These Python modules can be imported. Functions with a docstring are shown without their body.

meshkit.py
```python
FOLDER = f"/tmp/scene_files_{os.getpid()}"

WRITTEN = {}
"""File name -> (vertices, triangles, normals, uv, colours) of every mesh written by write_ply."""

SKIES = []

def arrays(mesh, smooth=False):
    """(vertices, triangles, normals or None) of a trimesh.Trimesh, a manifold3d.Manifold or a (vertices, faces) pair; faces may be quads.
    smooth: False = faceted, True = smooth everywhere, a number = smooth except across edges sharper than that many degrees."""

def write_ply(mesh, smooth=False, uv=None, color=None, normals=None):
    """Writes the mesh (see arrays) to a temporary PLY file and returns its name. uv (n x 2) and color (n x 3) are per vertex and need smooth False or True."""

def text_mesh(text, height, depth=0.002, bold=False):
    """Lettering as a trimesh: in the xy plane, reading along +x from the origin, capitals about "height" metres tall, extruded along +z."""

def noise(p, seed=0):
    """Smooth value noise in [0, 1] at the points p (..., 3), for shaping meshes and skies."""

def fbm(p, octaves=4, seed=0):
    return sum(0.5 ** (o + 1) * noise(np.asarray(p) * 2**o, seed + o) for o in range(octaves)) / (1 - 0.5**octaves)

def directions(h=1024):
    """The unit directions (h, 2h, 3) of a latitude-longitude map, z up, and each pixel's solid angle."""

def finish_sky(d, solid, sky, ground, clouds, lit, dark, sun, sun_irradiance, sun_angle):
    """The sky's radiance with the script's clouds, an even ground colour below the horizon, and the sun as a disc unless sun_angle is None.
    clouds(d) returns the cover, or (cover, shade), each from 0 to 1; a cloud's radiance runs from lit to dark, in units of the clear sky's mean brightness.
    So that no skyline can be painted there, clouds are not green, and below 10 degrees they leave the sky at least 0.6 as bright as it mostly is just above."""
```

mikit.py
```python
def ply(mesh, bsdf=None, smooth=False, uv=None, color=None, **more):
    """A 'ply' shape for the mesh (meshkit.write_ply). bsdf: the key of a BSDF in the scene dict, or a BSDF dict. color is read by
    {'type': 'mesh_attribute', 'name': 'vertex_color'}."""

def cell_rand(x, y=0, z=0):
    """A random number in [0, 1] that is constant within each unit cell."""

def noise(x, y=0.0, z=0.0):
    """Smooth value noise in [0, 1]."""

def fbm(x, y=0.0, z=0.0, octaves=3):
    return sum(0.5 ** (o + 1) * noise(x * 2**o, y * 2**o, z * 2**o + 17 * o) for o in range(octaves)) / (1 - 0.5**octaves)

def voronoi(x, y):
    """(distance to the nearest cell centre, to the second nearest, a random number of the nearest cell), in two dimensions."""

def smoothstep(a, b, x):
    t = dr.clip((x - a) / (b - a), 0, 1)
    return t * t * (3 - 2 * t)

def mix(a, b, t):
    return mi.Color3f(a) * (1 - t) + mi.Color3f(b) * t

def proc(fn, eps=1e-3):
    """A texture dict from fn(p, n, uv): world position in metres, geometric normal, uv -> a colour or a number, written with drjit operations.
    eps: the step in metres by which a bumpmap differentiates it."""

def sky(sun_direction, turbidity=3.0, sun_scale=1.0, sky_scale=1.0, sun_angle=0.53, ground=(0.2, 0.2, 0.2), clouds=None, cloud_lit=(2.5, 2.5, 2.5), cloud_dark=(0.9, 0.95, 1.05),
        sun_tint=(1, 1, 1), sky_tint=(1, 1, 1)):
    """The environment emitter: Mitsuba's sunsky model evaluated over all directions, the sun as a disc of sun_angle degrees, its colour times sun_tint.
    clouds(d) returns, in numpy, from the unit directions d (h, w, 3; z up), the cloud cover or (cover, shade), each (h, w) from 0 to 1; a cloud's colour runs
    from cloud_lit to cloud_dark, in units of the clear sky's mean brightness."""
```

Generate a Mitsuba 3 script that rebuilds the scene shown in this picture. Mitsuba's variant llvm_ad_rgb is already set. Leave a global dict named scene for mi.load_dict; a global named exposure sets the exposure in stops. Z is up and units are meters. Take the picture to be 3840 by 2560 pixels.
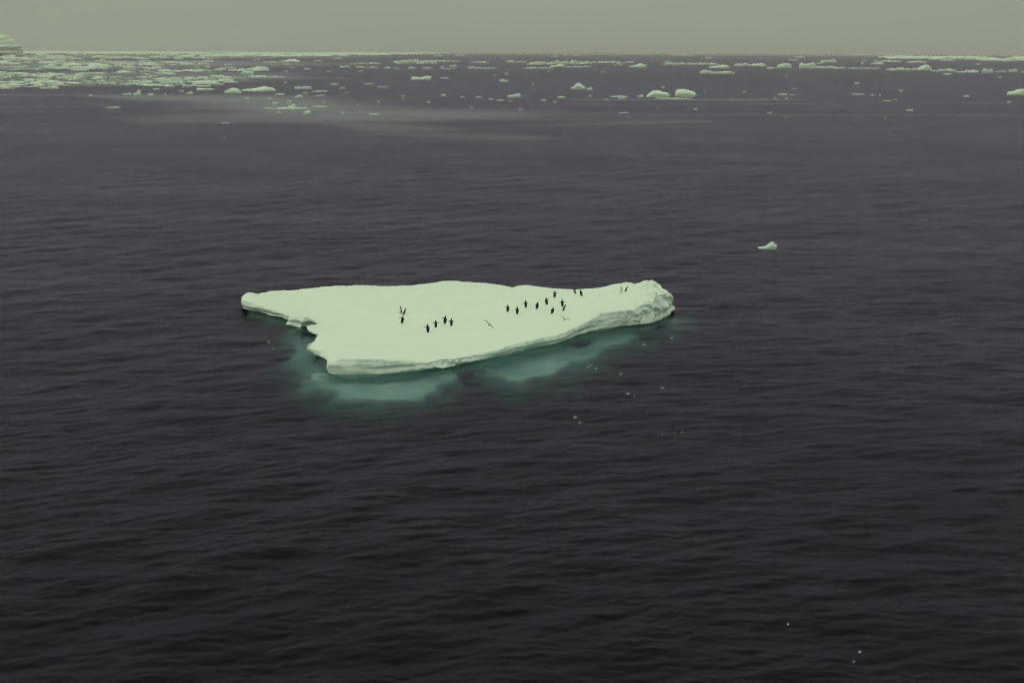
import math, random
import numpy as np, trimesh, manifold3d
import drjit as dr, mitsuba as mi
import mikit, meshkit
from scipy.interpolate import RBFInterpolator
from scipy.spatial import Delaunay
import shapely
from shapely.geometry import Polygon, Point

T = mi.ScalarTransform4f
rng = np.random.default_rng(7)
random.seed(7)

# ------------------------------------------------------------------ camera, light, exposure
CAM_H, PITCH, ROLL, FPX = 24.0, 11.48, 0.26, 5333.0        # metres above the sea, degrees, degrees, focal length in photo pixels
W0, H0 = 3840.0, 2560.0
p_, r_ = math.radians(PITCH), math.radians(ROLL)
EYE = np.array([0, 0, CAM_H])
FWD = np.array([0, math.cos(p_), -math.sin(p_)])
up0 = np.array([0, math.sin(p_), math.cos(p_)])
right0 = np.array([1.0, 0, 0])
UP = up0 * math.cos(r_) - right0 * math.sin(r_)
RIGHT = right0 * math.cos(r_) + up0 * math.sin(r_)
scene = {
    'camera': {'type': 'perspective', 'fov': math.degrees(2 * math.atan(W0 / 2 / FPX)), 'fov_axis': 'x', 'near_clip': 0.5, 'far_clip': 3e5,
               'to_world': T().look_at(origin=EYE.tolist(), target=(EYE + FWD).tolist(), up=UP.tolist())},
}
labels = {}


def overcast(d):
    """An even overcast: three times as bright overhead as at the horizon (the CIE overcast sky)."""
    e = np.clip(d[..., 2], 0, 1)
    v = meshkit.fbm(d * [2.2, 2.2, 7.0], 4, 3) - 0.5
    return np.ones_like(e), 0.97 - e + 0.16 * v


scene['sky_light'] = mikit.sky((-0.72, 0.18, 0.67), turbidity=4, sun_scale=0.085, sun_angle=36, sun_tint=(0.78, 1.0, 0.86), clouds=overcast,
                         cloud_lit=(1.38, 1.51, 1.21), cloud_dark=(0.598, 0.655, 0.505), ground=(0.03, 0.035, 0.04))
exposure = 2.35
HAZE = 5e-5


def ray(px, py):
    d = FWD * FPX + RIGHT * (px - W0 / 2) - UP * (py - H0 / 2)
    return d / np.linalg.norm(d)


def on_sea(px, py, z=0.0):
    """The point of the level z that the photo shows at this pixel."""
    d = ray(px, py)
    return EYE + d * ((z - CAM_H) / d[2])


def at_y(px, py, y):
    d = ray(px, py)
    return EYE + d * (y / d[1])


# ------------------------------------------------------------------ materials
def lin(*c):
    return {'type': 'rgb', 'value': list(c)}


def snow_fn(p, n, uv):
    v = mikit.fbm(p.x * 0.35, p.y * 0.35, p.z * 1.5, 3)
    lay = mikit.fbm(p.x * 0.25, p.y * 0.25, p.z * 7.0, 3)
    top = mikit.smoothstep(0.35, 0.8, n.z)
    snow = mikit.mix((0.78, 0.89, 0.80), (0.82, 0.925, 0.83), v)
    ice = mikit.mix((0.58, 0.72, 0.70), (0.77, 0.88, 0.80), mikit.smoothstep(0.3, 0.7, lay))
    return mikit.mix(ice, snow, top)


scene['snow_ice'] = {'type': 'twosided', 'bsdf': {'type': 'diffuse', 'reflectance': mikit.proc(snow_fn)}}
scene['far_ice'] = {'type': 'twosided', 'bsdf': {'type': 'diffuse', 'reflectance': lin(0.80, 0.90, 0.79)}}
scene['wet_ice'] = {'type': 'twosided', 'bsdf': {'type': 'diffuse', 'reflectance': lin(0.56, 0.64, 0.58)}}
scene['broken_ice'] = {'type': 'twosided', 'bsdf': {'type': 'diffuse', 'reflectance': mikit.proc(lambda p, n, uv: mikit.mix((0.34, 0.38, 0.35), (0.80, 0.90, 0.79), mikit.smoothstep(0.30, 0.62, mikit.fbm(p.x * 0.03, p.y * 0.004, 0.0, 3))))}}
scene['dirty_ice'] = {'type': 'twosided', 'bsdf': {'type': 'diffuse', 'reflectance': mikit.proc(
    lambda p, n, uv: mikit.mix((0.38, 0.40, 0.37), (0.74, 0.80, 0.70), mikit.smoothstep(0.42, 0.6, mikit.fbm(p.x * 0.008, p.y * 0.008, p.z * 0.12, 3))))}}
scene['foot_ice'] = {'type': 'twosided', 'bsdf': {'type': 'diffuse', 'reflectance': lin(0.66, 0.74, 0.72)}}
scene['plumage'] = {'type': 'twosided', 'bsdf': {'type': 'principled', 'base_color': {'type': 'mesh_attribute', 'name': 'vertex_color'}, 'roughness': 0.6, 'specular': 0.3}}
scene['bird_grey'] = {'type': 'twosided', 'bsdf': {'type': 'diffuse', 'reflectance': lin(0.42, 0.47, 0.43)}}


SLICKS = []      # smooth ribbons of grease ice and slack water in front of the pack: two ends on the sea, half width in metres, strength
for x0, y0, x1, y1, hw, st in ((-300, 353, 420, 358, 17, .6), (420, 358, 900, 374, 32, .75), (880, 372, 1120, 400, 62, 1.0), (1080, 402, 1340, 432, 70, 1.0), (1320, 434, 1750, 440, 22, .6), (1050, 424, 1500, 484, 20, .45),
                               
                               (1500, 500, 1900, 516, 12, .25), (1950, 428, 3900, 434, 12, .2), (1900, 395, 3900, 384, 14, .15), (2250, 374, 2900, 374, 14, .5), (2000, 470, 2600, 455, 14, .25), (-200, 400, 700, 405, 14, .18)):
    SLICKS.append((on_sea(x0, y0)[:2], on_sea(x1, y1)[:2], hw, st))


BRASH_FIELD = [(-430.0, 1330.0, 260.0, 400.0, .7), (-930.0, 2700.0, 620.0, 1150.0, .85), (-2100.0, 6200.0, 1500.0, 2700.0, .9)]


def sea_skin(p):
    """Roughness of the wind-ruffled water: cat's paws, and smoother slicks."""
    wob = (mikit.fbm(p.x * 0.012, p.y * 0.012, 1.0, 3) - 0.5) * 90.0
    slick = mi.Float(0)
    for a, b, hw, st in SLICKS:
        d = b - a
        t = dr.clip(((p.x - float(a[0])) * float(d[0]) + (p.y - float(a[1])) * float(d[1])) / float(d @ d), 0, 1)
        q = dr.sqrt(dr.square(p.x - float(a[0]) - t * float(d[0])) + dr.square(p.y - float(a[1]) - t * float(d[1])))
        slick = dr.maximum(slick, st * (1 - mikit.smoothstep(0.15, 1.45, (q + wob * (hw / 62.0)) / hw)))
    for cx, cy, rx, ry, st in BRASH_FIELD:                          # greasy brash between the floes of the pack
        q = dr.sqrt(dr.square((p.x - cx) / rx) + dr.square((p.y - cy) / ry)) + wob * 0.004
        slick = dr.maximum(slick, st * (1 - mikit.smoothstep(0.7, 1.1, q)))
    paws = mikit.fbm(p.x * 0.05 + p.y * 0.01, p.y * 0.11, 4.0, 3)
    s = mikit.fbm(p.x * 0.0035 + 3.1, p.y * 0.0065, 0.0, 4)
    rough = 0.145 + 0.10 * (paws - 0.5) + 0.03 * (s - 0.5)
    return rough + (0.07 - rough) * slick, slick, s


scene['sea_body'] = {'type': 'homogeneous', 'sigma_t': {'type': 'rgb', 'value': [0.28, 0.150, 0.165]}, 'albedo': {'type': 'rgb', 'value': [0.0, 0.0, 0.0]}}
scene['open_water'] = {'type': 'roughdielectric', 'distribution': 'beckmann', 'int_ior': 1.192, 'ext_ior': 1.0, 'specular_reflectance': lin(0.73, 0.65, 0.95), 'alpha': mikit.proc(lambda p, n, uv: sea_skin(p)[0])}
# a thin greasy film of new ice lies on the slicks
scene['sea_water'] = {'type': 'blendbsdf', 'weight': mikit.proc(lambda p, n, uv: 0.22 * sea_skin(p)[1] * (0.6 + 0.8 * mikit.fbm(p.x * 0.03, p.y * 0.012, 2.0, 3))), 'bsdf_0': {'type': 'ref', 'id': 'open_water'},
                      'bsdf_1': {'type': 'diffuse', 'reflectance': lin(0.50, 0.56, 0.50)}}

# ------------------------------------------------------------------ helpers
used = {}


def key_for(name, parent=None):
    base = f'{parent}__{name}' if parent else name
    n = used.get(base, 0)
    used[base] = n + 1
    return base if n == 0 else f'{base}_{n:03d}'


def thing(name, mesh, bsdf, label, cat, group=None, smooth=50, kind=None, **more):
    k = key_for(name)
    scene[k] = mikit.ply(mesh, bsdf, smooth=smooth, **more)
    tag(k, label, cat, group, kind)
    return k


def tag(k, label, cat=None, group=None, kind=None):
    labels[k] = {'label': label}
    if cat:
        labels[k]['category'] = cat
    if group:
        labels[k]['group'] = group
    if kind:
        labels[k]['kind'] = kind


# ------------------------------------------------------------------ the sea: one sheet to the horizon, real waves near, finer cells near
def build_sea():
    k = 0.76 / (CAM_H * FPX * 1024 / W0)
    rs = [0.0, 4, 8, 12, 16, 20, 23, 25.5, 27.5, 29, 30]
    while rs[-1] < 3500:
        rs.append(rs[-1] + max(0.05, k * rs[-1] ** 2))
    rs += list(np.geomspace(4200, 70000, 26))
    rs = np.array(rs)
    dense = np.radians(np.arange(-23.5, 23.51, 0.068))
    coarse = np.radians(np.concatenate([np.geomspace(24, 180, 34)]))
    th = np.concatenate([-coarse[::-1], dense, coarse[:-1]])          # azimuth from +y; closed ring
    R, A = np.meshgrid(rs, th, indexing='ij')
    x, y = (R * np.sin(A)).astype(np.float32), (R * np.cos(A)).astype(np.float32)
    dr_ = np.gradient(rs)[:, None]
    dth = np.minimum(np.gradient(np.unwrap(th)), 0.2)[None, :] * rs[:, None]
    cell_y = np.broadcast_to(dr_, R.shape)
    z = np.zeros_like(x)
    g = np.random.default_rng(11)
    N = 104
    lam = np.geomspace(0.30, 20.0, N) * g.uniform(0.96, 1.04, N)
    gust = (0.72 + 0.62 * meshkit.fbm(np.stack([x / 55.0, y / 75.0, np.zeros_like(x)], -1), 3, 5)).astype(np.float32)
    yw = y + np.float32(0.0025) * (60 * np.tanh(x / 60)) ** 2             # crests bend a little across the view
    for l in lam:
        spread = 36 if l < 1.2 else 25 if l < 4 else 48
        a = math.radians(90 + g.normal(14, spread))                 # direction of travel, roughly towards or away from the ship
        kk = 2 * math.pi / l
        kx, ky = kk * math.cos(a), kk * math.sin(a)
        # slope spectrum: most slope in waves of one to three metres
        slope = 0.0168 * math.exp(-0.5 * (math.log(l / 0.85) / (0.7 if l < 0.85 else 0.9)) ** 2)
        slope += 0.0092 * math.exp(-0.5 * (math.log(l / 6.5) / 0.5) ** 2)
        amp = slope / kk
        eff = np.maximum(cell_y * abs(math.sin(a)), dth * abs(math.cos(a)) * 1.0)
        att = np.clip((l / np.maximum(eff, 1e-6) - 1.9) / 1.6, 0, 1)
        rows = np.where(att.max(1) > 0)[0]
        if not len(rows):
            continue
        r1 = rows[-1] + 1
        ph = kx * x[:r1] + ky * yw[:r1] + g.uniform(0, 6.28)
        w = np.sin(ph)
        z[:r1] += (amp * 1.41 * att[:r1] * (w + 0.22 * np.cos(2 * ph))).astype(np.float32)
    z *= gust
    n, m = R.shape
    i, j = np.meshgrid(np.arange(n - 1), np.arange(m), indexing='ij')
    j2 = (j + 1) % m
    a_, b_, c_, d_ = i * m + j, i * m + j2, (i + 1) * m + j2, (i + 1) * m + j
    f = np.concatenate([np.stack([a_, c_, b_], -1).reshape(-1, 3), np.stack([a_, d_, c_], -1).reshape(-1, 3)])
    v = np.stack([x, y, z], -1).reshape(-1, 3)
    e1, e2 = v[f[:, 1]] - v[f[:, 0]], v[f[:, 2]] - v[f[:, 0]]
    nz = e1[:, 0] * e2[:, 1] - e1[:, 1] * e2[:, 0]
    f[nz < 0] = f[nz < 0][:, ::-1]
    f = f[np.abs(nz) > 1e-12]
    return trimesh.Trimesh(v, f, process=False)


scene['haze_air'] = {'type': 'homogeneous', 'sigma_t': HAZE, 'albedo': 0.95}
scene['camera']['medium'] = {'type': 'ref', 'id': 'haze_air'}
scene['haze'] = {'type': 'cube', 'to_world': T().translate([0, 0, 30]).scale([76000, 76000, 110]), 'bsdf': {'type': 'null'}, 'interior': {'type': 'ref', 'id': 'haze_air'}}
tag('haze', 'thin sea haze softening the far ice and the horizon', None, None, 'stuff')
scene['sea'] = mikit.ply(build_sea(), 'sea_water', smooth=True, interior={'type': 'ref', 'id': 'sea_body'}, exterior={'type': 'ref', 'id': 'haze_air'})
tag('sea', 'dark rippled grey sea reaching to the horizon', None, None, 'structure')

# ------------------------------------------------------------------ the big floe
# rim (top edge) pixel and, below it, the pixel of the lower lip of the ice wall; None: that wall faces away, the number is the rim's height
LIP_Z = 0.28
FRONT = [
    (907, 1124, 908, 1150, .25), (921, 1127, 919, 1159, .12), (941, 1135, 941, 1164, .12), (967, 1143, 967, 1168, .12), (1010, 1153, 1003, 1179, .08), (1053, 1163.5, 1040, 1187, .08),
    (1083, 1174, 1066, 1195, .08), (1093, 1180, 1076, 1199, .08), (1095, 1184, 1073, 1216, .12), (1131, 1184, 1105, 1225, .12), (1146, 1187, 1127, 1231, .12), (1152, 1188.5, 1142, 1222, .12),
    (1174, 1199, 1168, 1217.5, .1), (1197, 1210, 1196, 1213, .1),
    (1170, 1219, None, 0.62, 0), (1145, 1223, None, 0.55, 0), (1158, 1228, 1150, 1237, .2), (1188, 1236, 1163, 1246, .3), (1199, 1246, 1188, 1257, .2),
    (1191, 1256, None, 0.8, 0), (1173, 1282, None, 0.8, 0), (1151, 1296, None, 0.75, 0),
    (1157, 1298, 1155, 1312, .2), (1190, 1306, 1183, 1329, .25), (1220, 1314, 1205, 1336, .3), (1250, 1328, 1222, 1345, .4), (1243, 1345, 1228, 1363, .3),
    (1237, 1354, 1227, 1388, .3), (1242, 1353, 1231, 1398, .4), (1268, 1345, 1260, 1402, .45), (1330, 1346, 1325, 1406, .45), (1424, 1347, 1420, 1402, .4), (1531, 1349, 1525, 1391, .35),
    (1596, 1362, 1590, 1384, .25), (1625, 1352, 1634, 1375, .3), (1654, 1345, 1658, 1379, .35), (1695, 1342, 1692, 1373, .3), (1738, 1338, 1745, 1360, .25), (1776, 1329, 1790, 1351, .1),
    (1861, 1312, 1853, 1339, .12), (1895, 1302, 1884, 1333, .12), (1930, 1291, 1930, 1316, .25), (1980, 1279, 1975, 1307, .12), (2029, 1268, 2018, 1300, .12), (2056, 1262, 2060, 1291, .12), (2117, 1249, 2106, 1281, .35),
    (2159, 1226, 2150, 1262, .5), (2190, 1208, 2178, 1252, .6), (2236, 1187, 2240, 1238, .6), (2251, 1170, 2275, 1231, .6), (2320, 1164, 2328, 1222, .5), (2381, 1159, 2380, 1216, .5),
    (2408, 1142, 2415, 1212, .9), (2450, 1124, 2458, 1208, 1.2), (2460, 1106, 2475, 1196, 1.5), (2490, 1100, 2484, 1191, 1.6), (2506, 1104, 2515, 1172, 1.0), (2527, 1122, 2528, 1163, .4)]
BACK = [(2529, 1114, 133.0), (2507, 1096, 134.0), (2500, 1090, 134.6), (2484, 1083, 135.2), (2465, 1061, 136.2), (2446, 1048, 137.0), (2404, 1061, 138.4), (2395, 1069, 138.8), (2370, 1061, 139.4), (2343, 1057, 140),
        (2312, 1063, 140.5), (2274, 1073, 141), (2228, 1081, 141.3), (2140, 1085, 141.5), (2067, 1081, 141.6), (2037, 1075, 141.7), (1975, 1068, 141.8), (1937, 1072, 141.6), (1922, 1078.5, 141.2), (1899, 1073.5, 141.4),
        (1884, 1068, 141.7), (1820, 1061, 142), (1750, 1055, 142), (1680, 1051, 142), (1615, 1061, 142), (1539, 1070, 141.8), (1462, 1072, 141.6), (1309, 1069, 141), (1233, 1073, 140.4), (1156, 1080, 139.8), (1095, 1087, 139),
        (1018, 1090, 138), (975, 1099, 136.8), (951, 1104, 136.2), (941, 1098, 135.8), (932, 1095, 135.5), (918, 1102, 135.0), (909, 1112, 134.6)]
rim, lip = [], []
for q in FRONT:
    if q[2] is None:
        R = on_sea(q[0], q[1], q[3])
        L = np.array([R[0] + 0.45, R[1] + 0.1, LIP_Z])
    else:
        L = on_sea(q[2], q[3], LIP_Z)
        R = at_y(q[0], q[1], L[1] + q[4])
    rim.append(R)
    lip.append(L)
for px, py, y in BACK:
    R = at_y(px, py, y)
    rim.append(R)
    lip.append(np.array([R[0], R[1] + 0.25, LIP_Z]))
rim, lip = np.array(rim), np.array(lip)


def resample(a, b, step):
    d = np.linalg.norm(np.roll(a, -1, 0) - a, axis=1) * .6 + np.linalg.norm(np.roll(b, -1, 0) - b, axis=1) * .4
    oa, ob = [], []
    for i in range(len(a)):
        n = max(1, int(round(d[i] / step)))
        for t in np.arange(n) / n:
            oa.append(a[i] * (1 - t) + a[(i + 1) % len(a)] * t)
            ob.append(b[i] * (1 - t) + b[(i + 1) % len(b)] * t)
    return np.array(oa), np.array(ob)


rim_d, lip_d = resample(rim, lip, 0.085)


def smooth_loop(a, n):
    for _ in range(n):
        a = a * .5 + (np.roll(a, 1, 0) + np.roll(a, -1, 0)) * .25
    return a


rim_d, lip_d = smooth_loop(rim_d, 3), smooth_loop(lip_d, 3)


def loop_normal(a):
    t = smooth_loop(np.roll(a, -2, 0) - np.roll(a, 2, 0), 4)[:, :2]
    n = np.stack([t[:, 1], -t[:, 0]], 1)
    return n / (np.linalg.norm(n, axis=1, keepdims=True) + 1e-9)


nrm = loop_normal(lip_d)
# outward: the front is walked left to right, so its right-hand side faces the ship
jit = (meshkit.fbm(rim_d * [1.1, 1.1, 0], 4, 3) - .5)
jit2 = meshkit.fbm(rim_d * [4.2, 4.2, 0], 3, 8) - .5
rim_d[:, :2] += nrm * (jit * 0.30 + jit2 * (0.20 + 0.22 * np.clip((rim_d[:, 0] - 9.5) / 3, 0, 1)))[:, None]
rim_d[:, 2] += (meshkit.fbm(rim_d * [1.6, 1.6, 0], 3, 9) - .5) * 0.16
lip_d[:, :2] += nrm * ((meshkit.fbm(lip_d * [1.0, 1.0, 0], 4, 13) - .5) * 0.30)[:, None]
lip_d[:, 2] += (meshkit.fbm(lip_d * [.9, .9, 0], 3, 21) - .5) * 0.22
poly = Polygon(rim_d[:, :2]).buffer(0)
if poly.geom_type != 'Polygon':
    poly = max(poly.geoms, key=lambda g_: g_.area)
CTRL = [(1300, 1200, .0), ]
rbf = RBFInterpolator(rim[:, :2], rim[:, 2], kernel='linear', neighbors=40, smoothing=0.02)


def top_z(xy):
    xy = np.atleast_2d(xy)
    z = rbf(xy)
    q = np.column_stack([xy, np.zeros(len(xy))])
    z += (meshkit.fbm(q * [.13, .16, 1], 3, 31) - .5) * 0.30
    # low drifts: long and soft
    z += (meshkit.fbm(q @ np.array([[.20, .07, 0], [-.25, .7, 0], [0, 0, 1]]), 3, 37) - .5) * 0.10
    return z


minx, miny, maxx, maxy = poly.bounds
gx, gy = np.meshgrid(np.arange(minx, maxx, .22), np.arange(miny, maxy, .22))
P = np.column_stack([gx.ravel(), gy.ravel()]) + rng.uniform(-.06, .06, (gx.size, 2))
inside = shapely.contains_xy(poly.buffer(-0.12), P[:, 0], P[:, 1])
P = P[inside]
nb = len(rim_d)
zin = top_z(P)
# blend into the rim's own height near the edge
dist = shapely.distance(shapely.points(P), shapely.LineString(np.vstack([rim_d[:, :2], rim_d[:1, :2]])))
from scipy.spatial import cKDTree
_, near = cKDTree(rim_d[:, :2]).query(P, k=6)
zr = rim_d[near, 2].mean(1)
w = np.clip(dist / 1.6, 0, 1)
w = w * w * (3 - 2 * w)
zin = zr * (1 - w) + zin * w
# the ridge of broken ice at the right end: lumps and hollows near the edge
rough = np.clip((P[:, 0] - 9.5) / 3.5, 0, 1) * np.clip(1 - (dist - .2) / 3.2, 0, 1)
q3 = np.column_stack([P, np.zeros(len(P))])
zin += rough * (np.abs(meshkit.fbm(q3 * 1.1, 4, 41) - .5) * 1.9 - .2)
V2 = np.vstack([rim_d[:, :2], P])
tri = Delaunay(V2).simplices
cen = V2[tri].mean(1)
tri = tri[shapely.contains_xy(poly.buffer(0.01), cen[:, 0], cen[:, 1])]
Vt = np.column_stack([V2, np.concatenate([rim_d[:, 2] - .02, zin])])
e1, e2 = V2[tri[:, 1]] - V2[tri[:, 0]], V2[tri[:, 2]] - V2[tri[:, 0]]
flip = e1[:, 0] * e2[:, 1] - e1[:, 1] * e2[:, 0] < 0
tri[flip] = tri[flip][:, ::-1]
# the wall, ring by ring, from the rim down to the lip, in under it and down
rings = [np.array(Vt[:nb])]
rough_w = np.clip((rim_d[:, 0] - 8.5) / 4, 0, 1) + 0.45 * np.clip(1 - np.abs(rim_d[:, 0] + 5) / 3, 0, 1)
NR = 12
for s in range(1, NR + 1):
    t = s / NR
    q = rim_d * (1 - t) + lip_d * t
    lay = meshkit.fbm(q * [.35, .35, 3.2], 4, 51) - .5
    flute = meshkit.fbm(q * [2.2, 2.2, .7], 4, 53) - .5
    lump = np.abs(meshkit.fbm(q * [.9, .9, 1.1], 4, 57) - .5)
    off = 0.10 * math.sin(math.pi * min(1, t * 1.1)) + math.sin(math.pi * min(t, .5)) * (lay * .42 + flute * .30) + rough_w * math.sin(math.pi * t) * (lump * 3.2 - .45 + 1.1 * (np.abs(meshkit.fbm(q * [2.1, 2.1, 2.4], 3, 59) - .5) - .12))
    # a melt groove runs along the lower third of the wall
    gm = np.clip(meshkit.fbm(q * [.16, .16, 0], 3, 71) * 3 - 1.0, 0, 1) * (np.clip((q[:, 0] - 4.5) / 2, 0, 1) + np.clip((-6.5 - q[:, 0]) / 2, 0, 1))
    off -= gm * 0.17 * np.exp(-((t - 0.66 - 0.08 * np.sin(q[:, 0] * .21)) / 0.09) ** 2)
    q = q.copy()
    q[:, :2] += nrm * off[:, None]
    rings.append(q)
lip_poly = Polygon(lip_d[:, :2]).buffer(0)
lip_in = lip_poly.buffer(-.08)
core = lip_poly.buffer(-.30)
core = max(core.geoms, key=lambda g_: g_.area) if core.geom_type != 'Polygon' else core
_pp = [core.exterior.interpolate(core.exterior.project(Point(*p))) if not core.contains(Point(*p)) else Point(*p) for p in lip_d[:, :2]]
lip_core = np.array([[p.x, p.y] for p in _pp])
for dz, inset in ((-.06, .10), (-.16, .45), (-.27, .75), (-.5, .85), (-1.0, .5), (-2.2, .4)):
    q = lip_d.copy()
    q[:, 2] = lip_d[:, 2] * max(0, 1 + dz / .3) + min(0, dz + .2)
    inn = lip_d[:, :2] - nrm * inset
    ok = shapely.contains_xy(lip_in, inn[:, 0], inn[:, 1])
    q[:, :2] = np.where(ok[:, None], inn, lip_core)
    rings.append(q)
Vw = np.vstack(rings)
i, j = np.meshgrid(np.arange(len(rings) - 1), np.arange(nb), indexing='ij')
j2 = (j + 1) % nb
a_, b_, c_, d_ = i * nb + j, i * nb + j2, (i + 1) * nb + j2, (i + 1) * nb + j
Fw = np.concatenate([np.stack([a_, d_, c_], -1).reshape(-1, 3), np.stack([a_, c_, b_], -1).reshape(-1, 3)])
slab = trimesh.util.concatenate([trimesh.Trimesh(Vt, tri, process=False), trimesh.Trimesh(Vw, Fw, process=False)])
slab.merge_vertices()
key = key_for('ice_floe')
scene[key + '__slab'] = mikit.ply(slab, 'snow_ice', smooth=30)
tag(key, 'large flat white ice floe carrying the penguins, with a low ragged front wall', 'ice floe')

# the submerged foot of the floe, seen through the water
FOOT = [(930, 1180), (1010, 1215), (1045, 1250), (1040, 1330), (1030, 1400), (1105, 1440), (1230, 1478), (1385, 1512), (1430, 1510), (1510, 1497), (1610, 1480), (1690, 1445), (1735, 1418), (1800, 1432), (1900, 1445), (1990, 1448),
        (2075, 1428), (2150, 1400), (2250, 1352), (2330, 1318), (2400, 1290), (2460, 1250), (2540, 1222), (2595, 1195), (2570, 1168), (2450, 1120), (2100, 1120), (1700, 1100), (1300, 1110), (1000, 1130)]
fp = np.array([on_sea(x, y)[:2] for x, y in FOOT])
foot_poly = Polygon(fp).buffer(-0.5).buffer(1.0).buffer(-0.5)
foot_poly = shapely.affinity.translate(foot_poly, 0, 1.5).buffer(1.5)
minx, miny, maxx, maxy = foot_poly.bounds
gs = 0.25
xs, ys = np.arange(minx - 1, maxx + 1, gs), np.arange(miny - 1, maxy + 1, gs)
gx, gy = np.meshgrid(xs, ys)
pts = np.column_stack([gx.ravel(), gy.ravel()])
pin = shapely.contains_xy(foot_poly, pts[:, 0], pts[:, 1])
dd = shapely.distance(shapely.points(pts), foot_poly.exterior)
sd = np.where(pin, dd, -dd)
q = np.column_stack([pts, np.zeros(len(pts))])
sd = sd + (meshkit.fbm(q * .5, 3, 61) - .5) * 2.0
def shelf(px, depth, edge):
    """A flat ledge of the foot: its outline where the photo shows it on the surface, its depth, the width of its sloping edge."""
    po = Polygon([on_sea(*c)[:2] + [0, 1.25 * depth] for c in px]).buffer(1.1).buffer(-.3)
    ins = shapely.contains_xy(po, pts[:, 0], pts[:, 1])
    dq = shapely.distance(shapely.points(pts), po.exterior)
    dq = np.where(ins, dq, -dq) + (meshkit.fbm(q * .45, 4, int(px[0][0])) - .5) * 3.6 - .2
    t = np.clip(dq / edge + .5, 0, 1)
    return -depth * t - (1 - t) * 9.0


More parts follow.
